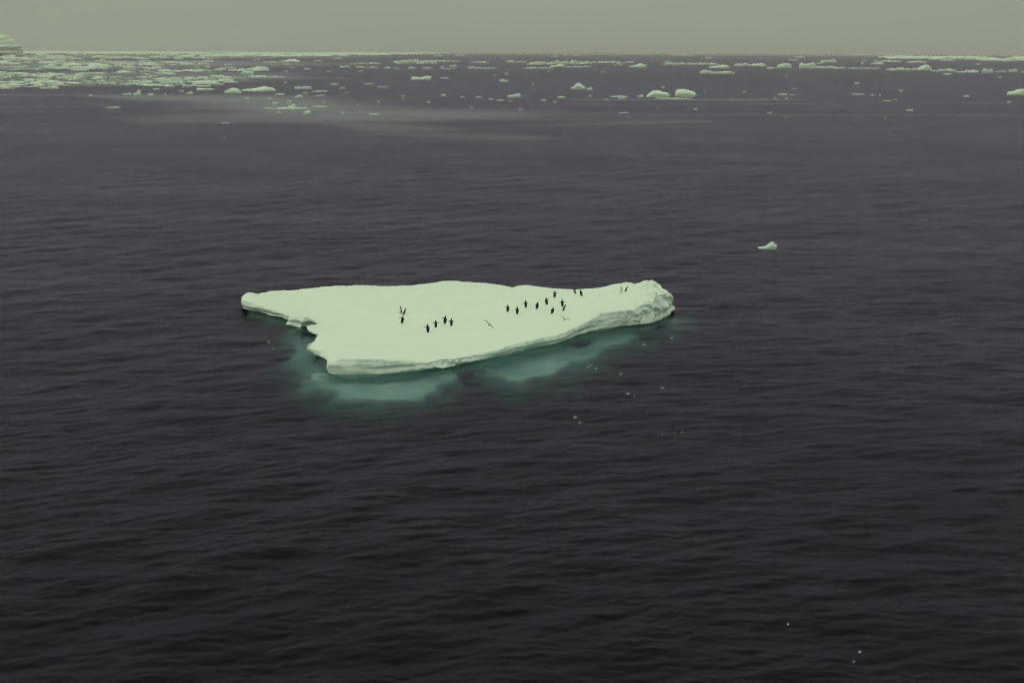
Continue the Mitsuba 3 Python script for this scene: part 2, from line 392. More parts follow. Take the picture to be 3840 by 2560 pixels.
dep = np.maximum.reduce([
    shelf([(1100, 1420), (1180, 1452), (1290, 1490), (1385, 1512), (1430, 1511), (1510, 1497), (1610, 1474), (1680, 1436), (1715, 1410), (1640, 1375), (1500, 1385), (1300, 1400), (1200, 1385), (1120, 1390)], 1.35, 1.7),
    shelf([(1052, 1225), (1050, 1330), (1036, 1400), (1100, 1440), (1240, 1470), (1330, 1400), (1250, 1330), (1200, 1250), (1150, 1200)], 2.1, 3.0),
    shelf([(1760, 1385), (1850, 1410), (1960, 1432), (2070, 1420), (2150, 1395), (2230, 1340), (2290, 1290), (2160, 1270), (1950, 1310), (1850, 1330)], 1.5, 3.0),
    shelf([(2140, 1300), (2220, 1330), (2330, 1300), (2410, 1262), (2440, 1225), (2330, 1220), (2200, 1250)], 1.6, 3.0),
    shelf([(2470, 1230), (2560, 1215), (2610, 1188), (2580, 1165), (2480, 1180)], 1.9, 3.0),
    np.full(len(pts), -10.0)])
dep = dep - 1.2 * (meshkit.fbm(q * .3, 3, 63) - .5) - .7 * (meshkit.fbm(q * .9, 3, 64) - .5)
dep = np.minimum(dep, -0.8)
zz = np.where(sd > 0, dep, dep - np.clip(-sd, 0, 1.5) * 4 - 0.6)
zz -= np.exp(-np.clip(sd, 0, 9) / .8) * .9
keep = (sd > -1.2) & (dep > -5.6)
ny, nx = gx.shape
i, j = np.meshgrid(np.arange(ny - 1), np.arange(nx - 1), indexing='ij')
a_, b_, c_, d_ = (i * nx + j).ravel(), (i * nx + j + 1).ravel(), ((i + 1) * nx + j + 1).ravel(), ((i + 1) * nx + j).ravel()
F = np.concatenate([np.stack([a_, b_, c_], -1), np.stack([a_, c_, d_], -1)])
F = F[keep[F].all(1)]
foot = trimesh.Trimesh(np.column_stack([pts, zz]), F, process=False)
foot.remove_unreferenced_vertices()
scene[key + '__submerged_foot'] = mikit.ply(foot, 'foot_ice', smooth=True)
tag(key + '__submerged_foot', 'turquoise submerged foot of the floe seen through the water')


def floe_surface(px, py):
    """Where the ray of a pixel meets the floe's top."""
    z = 1.0
    for _ in range(12):
        p = on_sea(px, py, z)
        z = float(top_at(p[:2]))
    return on_sea(px, py, z)


_top_tree = cKDTree(Vt[:, :2])


def top_at(xy):
    d, i = _top_tree.query(xy, k=4)
    ww = 1 / (d + 1e-3)
    return (Vt[i, 2] * ww).sum() / ww.sum()


# ------------------------------------------------------------------ penguins
def hull_chain(chains, refine, rounds):
    parts = []
    for chain in chains:
        for (p0, r0), (p1, r1) in zip(chain[:-1], chain[1:]):
            s0 = manifold3d.Manifold.sphere(r0, 16).translate(tuple(p0))
            s1 = manifold3d.Manifold.sphere(r1, 16).translate(tuple(p1))
            parts.append(manifold3d.Manifold.batch_hull([s0, s1]))
    m = manifold3d.Manifold.batch_boolean(parts, manifold3d.OpType.Add)
    m = m.refine_to_length(refine)
    a = m.to_mesh()
    t = trimesh.Trimesh(a.vert_properties[:, :3], a.tri_verts)
    trimesh.smoothing.filter_taubin(t, iterations=rounds)
    return t


FLIP = {'out': (0.335, 0.445), 'half': (0.275, 0.34), 'down': (0.165, 0.24)}


def penguin_mesh(left, right, walk):
    """A standing brush-tailed penguin, 0.70 m tall, facing +y."""
    ch = [[((0, -.02, .13), .108), ((0, -.005, .25), .130), ((0, .0, .38), .112), ((0, .005, .475), .075), ((0, .01, .55), .050)],
          [((0, .01, .55), .050), ((0, .025, .625), .056)], [((0, .05, .622), .030), ((0, .135, .612), .008)],
          [((0, -.06, .10), .05), ((0, -.20, .035), .012)]]
    for s, st, fw in ((-1, left, .05 * walk), (1, right, -.05 * walk)):
        x, z = FLIP[st]
        mid = (s * (.085 + x) / 2 + s * .02, -.01, (.46 + z) / 2 + .012)
        ch.append([((s * .085, 0, .455), .034), (mid, .026), ((s * x, -.02, z), .011)])
        ch.append([((s * .055, 0 + fw, .10), .045), ((s * .06, .0 + fw, .022), .026), ((s * .07, .085 + fw, .018), .016)])
    t = hull_chain(ch, .026, 6)
    v = t.vertices
    n = t.vertex_normals
    col = np.tile([0.016, 0.011, 0.012], (len(v), 1))
    belly = (n[:, 1] > .12) & (v[:, 2] > .05) & (v[:, 2] < .50) & (np.abs(v[:, 0]) < .118)
    col[belly] = [.72, .76, .66]
    face = (v[:, 1] > .05) & (v[:, 2] > .56) & (v[:, 2] < .60) & (np.abs(v[:, 0]) < .05)
    col[face] = [.55, .58, .5]
    bill = (v[:, 1] > .088) & (v[:, 2] > .55)
    col[bill] = [.10, .03, .02]
    feet = (v[:, 2] < .036) & (v[:, 1] > -.06)
    col[feet] = [.16, .06, .045]
    return t, col


pm = {}
PENGUINS = [
    # foot pixel, turn (0 = back to the ship, 90 = facing left, 180 = facing the ship), left flipper, right flipper, lean in degrees (positive to the right), size, label
    (1502, 1174, 112, 'down', 'down', 2, .95, 'slim pale-fronted penguin in side view, left one of the close pair on the left'),
    (1515, 1180, -80, 'down', 'down', 13, .96, 'slim sideways penguin leaning right, right one of the close pair on the left'),
    (1507, 1211, 15, 'out', 'down', 9, 1.0, 'dark-backed penguin with one flipper raised left, just below the close pair'),
    (1605, 1245, 8, 'out', 'down', -4, 1.03, 'penguin nearest the front edge, left flipper held straight out'),
    (1634.5, 1227, 0, 'out', 'out', -2, .95, 'penguin with both flippers spread, second from left in the row of four'),
    (1668, 1212, -8, 'out', 'down', 4, 1.04, 'plump penguin with left flipper out, third from left in the row of four'),
    (1693, 1221, 0, 'half', 'half', -1, .98, 'penguin with both flippers half open, rightmost in the row of four'),
    (1903, 1168, 12, 'out', 'down', 4, .96, 'leftmost penguin of the larger right-hand gathering, one flipper out to the left'),
    (1939, 1176, 10, 'half', 'down', 2, .97, 'penguin with a half-raised left flipper, second from left in the right-hand gathering'),
    (1971.5, 1152, 0, 'half', 'half', -1, .96, 'broad-backed penguin with both flippers drooping, third from left in the right-hand gathering'),
    (2013, 1157, -30, 'down', 'down', 7, .97, 'upright penguin with flippers closed, fourth from left in the right-hand gathering'),
    (2051, 1141, 0, 'down', 'out', -7, 1.0, 'penguin holding its right flipper straight out, in the middle of the right-hand gathering'),
    (2079, 1115, 0, 'half', 'half', 5, .97, 'topmost penguin of the right-hand gathering, leaning slightly right with flippers half open'),
    (2109, 1148, 0, 'half', 'half', -3, .98, 'penguin with both flippers angled down, directly above the slim leaning one on the right'),
    (2113, 1165, -85, 'down', 'down', 14, .92, 'slim sideways penguin leaning right, rightmost and low in the right-hand gathering'),
    (2069, 1175, -20, 'down', 'down', 14, .92, 'penguin with closed flippers leaning right, lowest of the right-hand gathering'),
    (2157, 1101, 80, 'down', 'down', -15, .86, 'slim penguin leaning left on the back edge, left one of the back-edge pair'),
    (2181, 1109, 40, 'down', 'down', -12, .92, 'dark penguin leaning left, right one of the back-edge pair'),
    (2329, 1098, 176, 'down', 'down', 1, .92, 'faint white-fronted penguin facing the ship near the raised right end'),
    (2346, 1092, -85, 'down', 'down', 18, .78, 'small slim penguin leaning right, farthest right on the floe'),
]
for px, py, turn, lf, rf, lean, size, text in PENGUINS:
    kk = (lf, rf, 0.0)
    if kk not in pm:
        pm[kk] = penguin_mesh(*kk)
    mesh, col = pm[kk]
    P0 = floe_surface(px, py)
    k = key_for('penguin')
    scene[k] = mikit.ply(mesh, 'plumage', smooth=True, color=col)
    scene[k]['to_world'] = T().translate((P0 + [0, 0, -0.012 - 0.07 * abs(math.sin(math.radians(lean))) * .5]).tolist()).rotate([0, 1, 0], lean).rotate([0, 0, 1], turn).scale(size)
    tag(k, text, 'penguin', 'penguins standing on the floe')


# ------------------------------------------------------------------ two grey seabirds gliding low over the floe
def seabird(body, tip_a, tip_b, dist, text):
    c = EYE + ray(*body) * dist
    m = dist / FPX
    L = lambda q: RIGHT * (q[0] - body[0]) * m - UP * (q[1] - body[1]) * m      # offset of a wing tip
    A, B = L(tip_a), L(tip_b)
    bx = np.array([.25, .96, .05]) * 1.0
    ch = [[(-bx * .20, .03), (bx * 0, .062), (bx * .14, .045)], [(bx * .14, .045), (bx * .24, .014)], [(-bx * .20, .03), (-bx * .30, .012)]]
    wing = []
    for tip in (A, B):
        mid = tip * .48 + bx * .07 + np.array([0, 0, .05])
        for o, r0 in ((0.0, .017), (-.07, .013)):
            ch.append([(bx * (.05 + o), r0 + .012), (mid + bx * o * .9, r0), (tip * .8 + bx * (.01 + o * .5), r0 * .8), (tip, .008)])
    t = hull_chain([[(np.asarray(p), r) for p, r in c_] for c_ in ch], .05, 3)
    t.apply_translation(c)
    thing('seabird', t, 'bird_grey', text, 'seabird', 'grey seabirds gliding over the floe')


seabird((1835, 1217), (1812, 1197), (1853, 1234), 96, 'grey seabird gliding with diagonal wings over the middle of the floe')
seabird((2118, 1199), (2100, 1181), (2139, 1195), 101, 'grey seabird gliding with wings in a shallow V near the right front edge')


# ------------------------------------------------------------------ ice on the water
def ice_lump(w, d, h, seed, form, M=26, K=7):
    """An irregular piece of floating ice, w wide (x), d deep (y), h high. form: slab, hump, peak"""
    g = np.random.default_rng(seed)
    th = np.arange(M) * 2 * np.pi / M
    ph = g.uniform(0, 6.28, 5)
    rad = 1 + sum(a * np.sin(k * th + p) for k, a, p in zip((2, 3, 5, 7, 9), (.16, .11, .08, .06, .05), ph)) + g.uniform(-.05, .05, M)
    rad /= max(np.abs(rad * np.cos(th)).max(), .2)
    ks = np.array([1.0, .98, .93, .80, .60, .38, .16])[:K]
    lift = {'slab': [0, .55, .86, .93, .97, 1, 1], 'hump': [0, .42, .66, .84, .94, 1, 1], 'peak': [0, .20, .32, .46, .66, .88, 1.0], 'block': [0, .5, .78, .92, 1, 1, .98]}[form][:K]
    sx, sy = g.uniform(-.18, .18), g.uniform(-.18, .18)
    v = []
    amp = {'slab': .35, 'hump': .55, 'peak': .5, 'block': .35}[form]
    ridge = g.normal(0, 1, 4)
    for k_, l_ in zip(ks, lift):
        x, y = rad * np.cos(th) * k_ + sx * (1 - k_), rad * np.sin(th) * k_ + sy * (1 - k_)
        nz = meshkit.fbm(np.stack([x * 3.4 + seed % 97, y * 3.4, th * 0], -1), 4, seed % 1000)
        z = l_ * (1 - amp + amp * 2 * nz * (0.6 + .4 * np.sin(x * 3 + ridge[0])))
        v.append(np.stack([x, y, np.maximum(z, 0)], -1))
    v.append(np.array([[sx, sy, v[-1][:, 2].mean()]]))
    below = np.stack([rad * np.cos(th) * .94, rad * np.sin(th) * .94, np.full(M, -1.0)], -1)
    V = np.vstack([below] + v)
    V[:, 2] /= max(V[:, 2].max(), .3)
    V = V * [w / 2, d / 2, h]
    V[:M, 2] = -min(.8, h)
    F = []
    for r in range(K):
        for c in range(M):
            a, b = r * M + c, r * M + (c + 1) % M
            F += [[a, b, b + M], [a, b + M, a + M]]
    top = K * M
    for c in range(M):
        F.append([top + c, top + (c + 1) % M, (K + 1) * M])
    return trimesh.Trimesh(V, np.array(F), process=False)


def place_ice(px, py, w_px, h_px, form, seed, deep=.55):
    """Mesh of a piece of ice whose waterline the photo shows centred at (px, py) with this width and height."""
    c = on_sea(px, py)
    d = np.linalg.norm(c[:2])
    wid = w_px * d / FPX
    dep = wid * deep
    if form in ('slab',):
        dep = min(dep, .7 * h_px * d * d / (CAM_H * FPX)) if h_px * d * d / (CAM_H * FPX) > .4 else dep
        dep = max(dep, wid * .12)
    rest = h_px - dep * CAM_H * FPX / d ** 2
    h = max(rest, h_px * .35) * d / FPX
    h = min(max(h, .05), 13.0)
    m = ice_lump(wid, dep, h, seed, form)
    ang = rng.uniform(-.08, .08)
    R = np.eye(4)
    R[:2, :2] = [[math.cos(ang), -math.sin(ang)], [math.sin(ang), math.cos(ang)]]
    m.apply_transform(R)
    m.apply_translation([c[0], c[1] + dep / 2, 0])
    return m


def ice_line(px, py, w_px, h_px, seed):
    """A long line of jammed brash: one ragged ridge of pieces frozen or packed together."""
    g = np.random.default_rng(seed)
    n = max(4, int(w_px / 13))
    out = []
    for t in np.linspace(-.5, .5, n):
        hh = h_px * g.uniform(.35, 1.0) * (1 - 1.2 * abs(t) ** 2)
        out.append(place_ice(px + t * (w_px - 16), py + g.uniform(-1, 1) * h_px * .12, g.uniform(18, 34) * (1 if w_px > 60 else .7), max(hh, 3), random.Random(seed + int(t * 1000)).choice(['hump', 'slab', 'block']), seed * 31 + int(t * 1e4) % 9973, .8))
    return out


# the small berg right of the floe: a leaning fin on a low spit
def outline_berg(outline, base, thick, name, text, cat, bsdf='snow_ice', group=None, seed=5):
    """A berg whose side view the photo shows; base: pixel of the middle of its waterline; thick: its depth in metres."""
    c0 = on_sea(*base)
    m = np.linalg.norm(c0[:2]) / FPX
    pts = np.array([((x - base[0]) * m, (base[1] - y) * m) for x, y in outline])
    size = np.ptp(pts[:, 0])
    # more points along the outline
    pts = np.concatenate([np.linspace(a, b, 4)[:-1] for a, b in zip(pts, np.roll(pts, -1, 0))])
    layers = []
    zc = .06 * size
    for o, f in ((-.5, .42), (-.36, .74), (-.12, 1.0), (.10, 1.0), (.32, .72), (.5, .35)):
        q = pts.copy()
        q[:, 0] = q[:, 0] * (.62 + .38 * f) + .05 * size * o
        q[:, 1] = np.where(q[:, 1] > zc, zc + (q[:, 1] - zc) * f, q[:, 1])
        layers.append(np.column_stack([q[:, 0], np.full(len(q), o * thick), q[:, 1]]))
    n = len(pts)
    V = np.vstack(layers)
    F = []
    for r in range(len(layers) - 1):
        for c in range(n):
            a, b = r * n + c, r * n + (c + 1) % n
            F += [[a, b, b + n], [a, b + n, a + n]]
    for r in (0, len(layers) - 1):
        t2 = Delaunay(layers[r][:, [0, 2]]).simplices
        cc = layers[r][:, [0, 2]][t2].mean(1)
        t2 = t2[shapely.contains_xy(Polygon(layers[r][:, [0, 2]]).buffer(1e-6), cc[:, 0], cc[:, 1])]
        F += [[r * n + i_ for i_ in tt] for tt in t2]
    t = trimesh.Trimesh(V, np.array(F), process=False)
    trimesh.repair.fix_normals(t)
    t = t.subdivide().subdivide()
    t.vertices += t.vertex_normals * ((meshkit.fbm(np.asarray(t.vertices) * (4.5 / size), 4, seed) - .5) * .13 * size * .55)[:, None]
    low = t.vertices[:, 2] < .04 * size
    t.vertices[low, 2] -= .15 * size
    t.apply_translation([c0[0], c0[1] + thick * .5, 0])
    thing(name, t, bsdf, text, cat, group, smooth=38)


outline_berg([(2841, 930.5), (2855, 928.5), (2868, 928), (2876, 923), (2884, 916), (2893, 911), (2900, 908.5), (2903, 908.5), (2905, 915), (2911, 919.5), (2916, 921.5), (2914, 926), (2913, 931), (2916, 936.5), (2905, 938), (2885, 937), (2866, 937), (2853, 934)],
             (2888, 937), 1.1, 'iceberg_fragment', 'small white fin-shaped ice fragment alone on open water right of the big floe', 'ice fragment')
LARGER = 'larger floes in the distance'
outline_berg([(2139, 332), (2150, 327), (2158, 319), (2164, 313.5), (2170, 312.5), (2177, 315), (2182, 321), (2190, 324.5), (2196, 331), (2190, 336), (2146, 335)], (2167, 336), 5, 'bergy_bit', 'peaked white bergy bit standing alone right of centre', 'bergy bit', 'far_ice', LARGER, 6)
outline_berg([(2425, 362), (2437, 352), (2446, 344), (2454, 341), (2476, 342.5), (2490, 346.5), (2503, 347), (2510, 354), (2515, 359), (2506, 365), (2436, 365)], (2470, 365), 8, 'bergy_bit', 'left one of the two thick bergy bits close together right of centre', 'bergy bit', 'far_ice', LARGER, 7)
outline_berg([(2534, 357), (2539, 341), (2546, 337), (2561, 335.5), (2585, 340), (2602, 344), (2609, 350), (2614, 357), (2609, 364), (2537, 364)], (2573, 364), 8, 'bergy_bit', 'right one of the two thick bergy bits close together, highest at its left', 'bergy bit', 'far_ice', LARGER, 8)

# brash bits close to the floe
BRASH = [(1803, 1377, 10, 5), (1819, 1384, 7, 7), (2132, 1391, 7, 4), (2206, 1377, 12, 5), (2214, 1370, 7, 4), (2237, 1382, 7, 4), (2328, 1403, 14, 7), (2346, 1417, 8, 5), (2356, 1477, 16, 6), (2380, 1486, 6, 3), (2485, 1455, 14, 6),
         (2416, 1293, 12, 7), (2519, 1268, 10, 5), (995, 1264, 6, 4), (1007, 1283, 11, 8), (1024, 1308, 9, 6), (2157, 1565, 13, 9), (2175, 1585, 7, 5), (2955, 2339, 7, 3), (3226, 2443, 11, 3), (3202, 2481, 7, 3), (2483, 1628, 6, 2), (2530, 1624, 5, 2), (2557, 1621, 7, 2), (840, 519, 8, 3)]


def brash_text(x, y):
    if x == 840:
        return 'lone speck of ice on the open water far left of the floe', None
    if y < 1320 and x < 1100:
        return 'ice crumb off the notched left side of the floe', 'ice crumbs left of the floe'
    if y > 2000:
        return 'tiny ice crumb near the bottom right', 'ice crumbs at the bottom right'
    if y > 1600:
        return 'faint ice crumb far below the right half of the floe', 'row of faint crumbs below the floe'
    if y > 1540:
        return ('bright ice crumb alone on dark water below the middle of the floe' if y < 1570 else 'smaller ice crumb just right of and below the bright lone one'), None
    if x < 1850:
        return 'ice crumb close under the middle front wall', 'crumbs in the middle of the front wall water'
    return 'ice crumb before the right half of the floe', 'ice crumbs in front of the right half'


rank = {}
for n_, (x, y, w_, h_) in sorted(enumerate(BRASH), key=lambda q: q[1][0]):
    text, grp = brash_text(x, y)
    if grp:
        rank[grp] = rank.get(grp, -1) + 1
        text += ', ' + (['leftmost', 'second', 'third', 'fourth', 'fifth', 'sixth', 'seventh', 'eighth', 'ninth', 'tenth', 'eleventh', 'twelfth'][rank[grp]] + ' from left' if rank[grp] else 'leftmost one')
    thing('ice_crumb', place_ice(x, y, w_, h_ * .62, 'hump', 900 + n_, .7), 'wet_ice', text, 'ice crumb', grp)

# far pieces: pixel centre, waterline, width, height, form, own label (None: label by its neighbourhood)
FAR = [
    (2211, 338, 26, 11, 'hump', 'small rounded ice lump touching the right foot of the peaked bergy bit'),
    (2525, 371, 150, 4, 'slab', 'low pale shelf of ice along the foot of the two thick bergy bits'),
    (1580, 300, 84, 16, 'hump', 'low rounded white floe with a tapering left end near the centre'), (1667, 296, 38, 5, 'slab', 'thin flat floe just right of the low rounded white floe near the centre'),
    (964, 344, 132, 22, 'hump', 'thick long floe at the lower edge of the left ice field'), (872, 351, 70, 22, 'hump', 'lumpy floe just left of the thick long floe at the edge of the left field'),
    (1924, 366, 62, 15, 'hump', 'low domed floe in the middle distance below the centre ice lines'), (1889, 307, 36, 10, 'hump', 'small domed floe above the low domed floe, centre'),
    (1117, 366, 34, 11, 'hump', None), (1132, 335, 66, 11, 'slab', 'flat grey-white floe touching the right end of the thick long floe'), (1198, 345, 64, 5, 'slab', 'thin bright strip of ice, upper of two stacked strips left of centre'),
    (1200, 361, 40, 5, 'slab', 'thin bright strip of ice, lower of two stacked strips left of centre'),
    (1193, 403, 64, 6, 'slab', 'thin strip of ice at the right end of the brash streak in the smooth patch'), (1070, 409, 157, 9, 'line', 'long ragged brash streak lying in the smooth grey patch left of centre'),
    (1095, 404, 34, 14, 'hump', 'upright ice lump on the brash streak in the smooth grey patch'), (1151, 427, 28, 13, 'hump', 'small ice lump below the right part of the brash streak'), (1402, 431, 40, 6, 'slab', 'flat sliver of ice at the right of the smooth grey patch'),
    (419, 407, 50, 7, 'slab', 'isolated bright sliver of ice on open water at the left'), (842, 463, 34, 4, 'slab', 'faint low sliver of ice above the left end of the big floe'), (2338, 424, 42, 4, 'slab', 'bright thin sliver of ice alone on the water below the two thick bergy bits'),
    (3820, 358, 74, 24, 'hump', 'bulky white bergy bit cut by the right edge of the view'), (3414, 417, 26, 6, 'slab', 'isolated bright floe on the right, nearest the open water'), (3220, 356, 56, 4, 'slab', 'thin pale sliver of ice in the sparse right-hand water'),
    (2656, 277, 60, 15, 'hump', 'rounded left half of a split white floe right of centre'), (2717, 279, 90, 12, 'slab', 'flat right half of a split white floe right of centre'),
    (2104, 241, 230, 16, 'line', 'long thick ridge of jammed ice in the centre distance'), (1935, 234, 80, 7, 'line', 'thin ice tail left of the long thick centre ridge'), (2296, 237, 155, 8, 'line', 'thin ice tail right of the long thick centre ridge'),
    (2394, 254, 72, 16, 'hump', 'humped floe at the lower right end of the centre ridge'), (2020, 258, 108, 7, 'line', 'low ice line below the left part of the centre ridge'), (2090, 252, 58, 11, 'hump', 'humped piece in the middle of the low ice line below the centre ridge'),
    (2170, 253, 94, 7, 'line', 'low ice line below the right part of the centre ridge'), (2590, 243, 210, 9, 'line', 'long thin ice line right of the centre ridge'), (2815, 248, 112, 14, 'line', 'thicker ice ridge at the right end of the long thin ice line'),
    (2698, 257, 82, 14, 'hump', 'humped floe just below the long thin ice line'), (2562, 208, 88, 4, 'slab', 'thin bright strip of ice close under the horizon right of centre'),
    (2942, 257, 64, 19, 'block', 'left of two chunky hummocks in the right-hand ice ridge'), (3031, 258, 70, 22, 'block', 'right of two chunky hummocks in the right-hand ice ridge'), (3104, 257, 136, 9, 'line', 'low ice tail running right from the two chunky hummocks'),
    (3244, 258, 110, 5, 'line', 'thinnest far end of the tail of the right-hand ice ridge'), (3112, 235, 62, 10, 'slab', 'flat floe lying above the tail of the right-hand ridge'), (3291, 242, 52, 9, 'hump', 'small humped floe between the right-hand ridges and the horizon'),
    (3329, 232, 100, 7, 'line', 'pale ice strip close under the right horizon'), (3444, 236, 74, 7, 'slab', 'pale flat floe close under the right horizon'),
    (3393, 264, 120, 11, 'line', 'left part of the far-right ice ridge, low and even'), (3469, 265, 54, 20, 'hump', 'tallest hummock in the far-right ice ridge'), (3537, 268, 86, 13, 'line', 'middle part of the far-right ice ridge'),
    (3630, 272, 76, 13, 'line', 'right part of the far-right ice ridge'), (3707, 275, 42, 16, 'block', 'blocky ice lump standing off the right end of the far-right ridge'), (3803, 271, 32, 12, 'hump', 'pale ice lump near the right edge beyond the blocky lump'),
    (3758, 270, 44, 4, 'slab', 'thin ice strip between the last two lumps at the right edge'), (3554, 282, 32, 6, 'slab', 'small flat floe just below the far-right ice ridge'),
    (1370, 240, 100, 7, 'line', 'upper of two thin ice lines left of centre'), (1380, 255, 80, 8, 'line', 'lower of two thin ice lines left of centre'), (1555, 239, 160, 18, 'line', 'jagged cluster of ice left of the long centre ridge'),
    (1650, 231, 136, 6, 'line', 'thin ice line running right from the jagged cluster'), (1797, 236, 64, 7, 'line', 'short ice strip between the jagged cluster and the centre ridge'), (1810, 258, 90, 6, 'line', 'thin line of ice lumps below the jagged cluster'),
    (1083, 234, 85, 12, 'hump', 'broad low floe under the horizon ice band at the left'), (1013, 235, 55, 4, 'slab', 'thin strip on the left of the broad low floe under the horizon band'), (960, 262, 85, 12, 'hump', 'ragged white floe at the right rim of the left ice field'),
    (1000, 291, 136, 9, 'line', 'long low ice line below the ragged floe at the rim of the left field'), (925, 278, 50, 7, 'slab', 'short pale floe tucked above the long low ice line by the left field'),
    (21, 335, 52, 11, 'slab', 'front floe of the left ice field at the very left edge'), (181, 335, 66, 11, 'slab', 'long front floe of the left ice field, dark underneath'), (512, 358, 30, 15, 'hump', 'arched ice lump with a dark hollow, in the row before the left field'),
    (474, 356, 34, 7, 'slab', 'flat piece at the left foot of the arched ice lump'), (565, 360, 24, 10, 'block', 'square ice block right of the arched ice lump'), (710, 353, 28, 11, 'peak', 'small peaked ice lump in the row before the left field'),
    (765, 340, 68, 10, 'slab', 'flat floe at the lower rim of the left field, left of the lumpy floe'), (633, 328, 36, 13, 'hump', 'rounded lump at the lower rim of the left field'),
]
SMALL = """1253,320,30,6 1385,317,38,5 1435,328,42,5 1285,333,26,5 1300,349,11,4 1049,357,38,6 1142,353,26,5 1032,391,28,7 1083,383,22,6 1045,423,16,6 1285,426,13,7 1663,360,20,7 1606,386,17,5
1419,382,12,4 1512,373,10,4 1511,360,12,4 1735,365,17,5 1795,367,26,5 1842,374,24,5 1876,379,30,5 1767,404,12,4 1291,254,38,7 1453,258,24,9 1485,260,26,5 1544,259,30,9 1601,259,36,6 1657,258,18,9
1697,252,32,8 1687,260,42,4 1767,258,26,10 960,226,28,4 1193,230,30,4 1263,221,36,4 1075,244,30,4 1093,255,22,4 1151,262,24,7 1070,271,18,6 1232,270,16,4 1353,269,18,4 1070,311,12,5
1644,211,38,4 1725,209,34,4 2001,244,60,6 2319,244,38,4 2890,257,24,5 2502,237,18,8 2658,220,28,5 2123,209,24,4 1950,203,26,3 2080,214,26,4 2165,209,34,4 2319,208,18,4 1898,280,16,8 1854,284,12,3 2057,269,10,4
2258,271,14,4 1996,318,12,4 1968,361,8,4 1912,381,18,3 2106,368,34,7 2214,363,14,6 2038,378,26,4 2080,385,14,4 2275,376,17,6 2322,365,70,6 2333,372,28,6 2402,365,24,9 2487,329,14,5 2791,346,14,5 2644,345,8,3
1952,412,18,4 2608,411,18,5 2472,406,5,3 2887,424,20,4 2895,259,34,6 2850,247,38,10 3078,240,30,5 3001,217,38,4 2976,227,38,3 3243,230,14,5 3235,241,12,8 3835,272,14,4 3750,292,17,4 3669,244,18,5 3216,315,20,6
2950,285,12,3 2980,334,14,3 2938,358,38,7 2972,358,26,3 2907,370,11,6 2950,372,10,5 3272,359,15,5 3301,359,7,5 3380,344,11,7 3331,380,30,4 3360,376,10,5 3627,364,24,6 3784,385,16,5 2946,443,6,4 3320,442,5,4
338,360,16,6 619,356,10,5 855,246,34,4 850,258,70,5 965,288,60,5 842,519,7,3 520,342,18,5 680,345,20,5 585,338,26,6 925,372,22,5 1010,372,18,5 1215,385,14,4 1340,395,10,3 3640,225,40,5 3720,227,60,6 3790,231,60,6 3560,229,50,5""".split()


def zone(x, y):
    side = 'left of centre' if x < 1340 else 'around the centre' if x < 2230 else 'right of centre' if x < 2960 else 'on the far right'
    band = ('close under the horizon' if y < 233 else 'beside the distant ice ridges' if y < 262 else 'just this side of the distant ice ridges' if y < 300
            else 'on the open middle water well below the ridges' if y < 350 else 'in the nearer scattered belt' if y < 392 else 'at the near limit of the scattered ice')
    if x < 900:
        return 'small ice piece along the ragged rim of the left ice field', 'small pieces along the left field rim'
    return f'small white ice piece {band}, {side}', f'small ice pieces {band}, {side}'


SHORT = {'peaked white bergy bit': 'the peaked bergy bit', 'left one of the two thick': 'the two thick bergy bits', 'right one of the two thick': 'the two thick bergy bits', 'low rounded white floe': 'the low rounded floe',
         'thick long floe': 'the thick long floe', 'low domed floe in': 'the low domed floe', 'small domed floe': 'the small domed floe', 'long ragged brash streak': 'the brash streak', 'bulky white': 'the bulky bergy bit at the right edge',
         'isolated bright floe': 'the isolated right-hand floe', 'flat right half of a split': 'the split white floe', 'rounded left half of a split': 'the split white floe', 'long thick ridge': 'the thick centre ridge', 'humped floe at the lower right end': 'the right end of the centre ridge',
         'long thin ice line': 'the long thin line', 'left of two chunky': 'the two chunky hummocks', 'right of two chunky': 'the two chunky hummocks', 'jagged cluster': 'the jagged cluster', 'tallest hummock': 'the tallest far-right hummock',
         'blocky ice lump': 'the blocky far-right lump', 'broad low floe': 'the broad low floe', 'ragged white floe': 'the ragged rim floe', 'long low ice line': 'the long low line', 'arched ice lump': 'the arched hollow lump',
         'small peaked ice lump': 'the small peaked lump', 'upper of two thin ice': 'the two thin lines left of centre', 'thin pale sliver': 'the thin sliver in the sparse right', 'thin line of ice lumps': 'the line of lumps', 'bright thin sliver': 'the lone bright sliver',
         'flat sliver of ice at': 'the sliver by the smooth patch', 'pale ice strip close': 'the pale right-hand strip', 'isolated bright sliver': 'the isolated left sliver', 'lumpy floe': 'the lumpy floe by the left field'}
marks = [(2167, 336, 56, 'the peaked bergy bit'), (2470, 366, 84, 'the two thick bergy bits'), (2573, 366, 78, 'the two thick bergy bits')]
for n_, (x, y, w_, h_, form, text) in enumerate(FAR):
    for a, b in SHORT.items():
        if text and text.startswith(a):
            marks.append((x, y, w_, b))
ORD = ['nearest', 'second', 'third', 'fourth', 'fifth', 'sixth', 'seventh', 'eighth']
free = [(*map(float, q.split(',')), None) for q in SMALL] + [(x, y, w_, h_, f) for x, y, w_, h_, f, t in FAR if t is None]
told = {}
for n_, (x, y, w_, h_, f) in enumerate(free):
    def away(m):
        return math.hypot(max(abs(x - m[0]) - m[2] * .5, 0), 2.5 * (y - m[1]))
    m = min(marks, key=away)
    dx, dy = x - m[0], y - m[1]
    side = ('beyond' if dy < 0 else 'in front of') if abs(dx) < m[2] * .5 + 8 else ('right of' if dx > 0 else 'left of')
    look = 'thin' if h_ <= w_ * .2 else 'small' if w_ > 16 else 'tiny'
    told.setdefault((look, side, m[3]), []).append((away(m), n_))
texts = {}
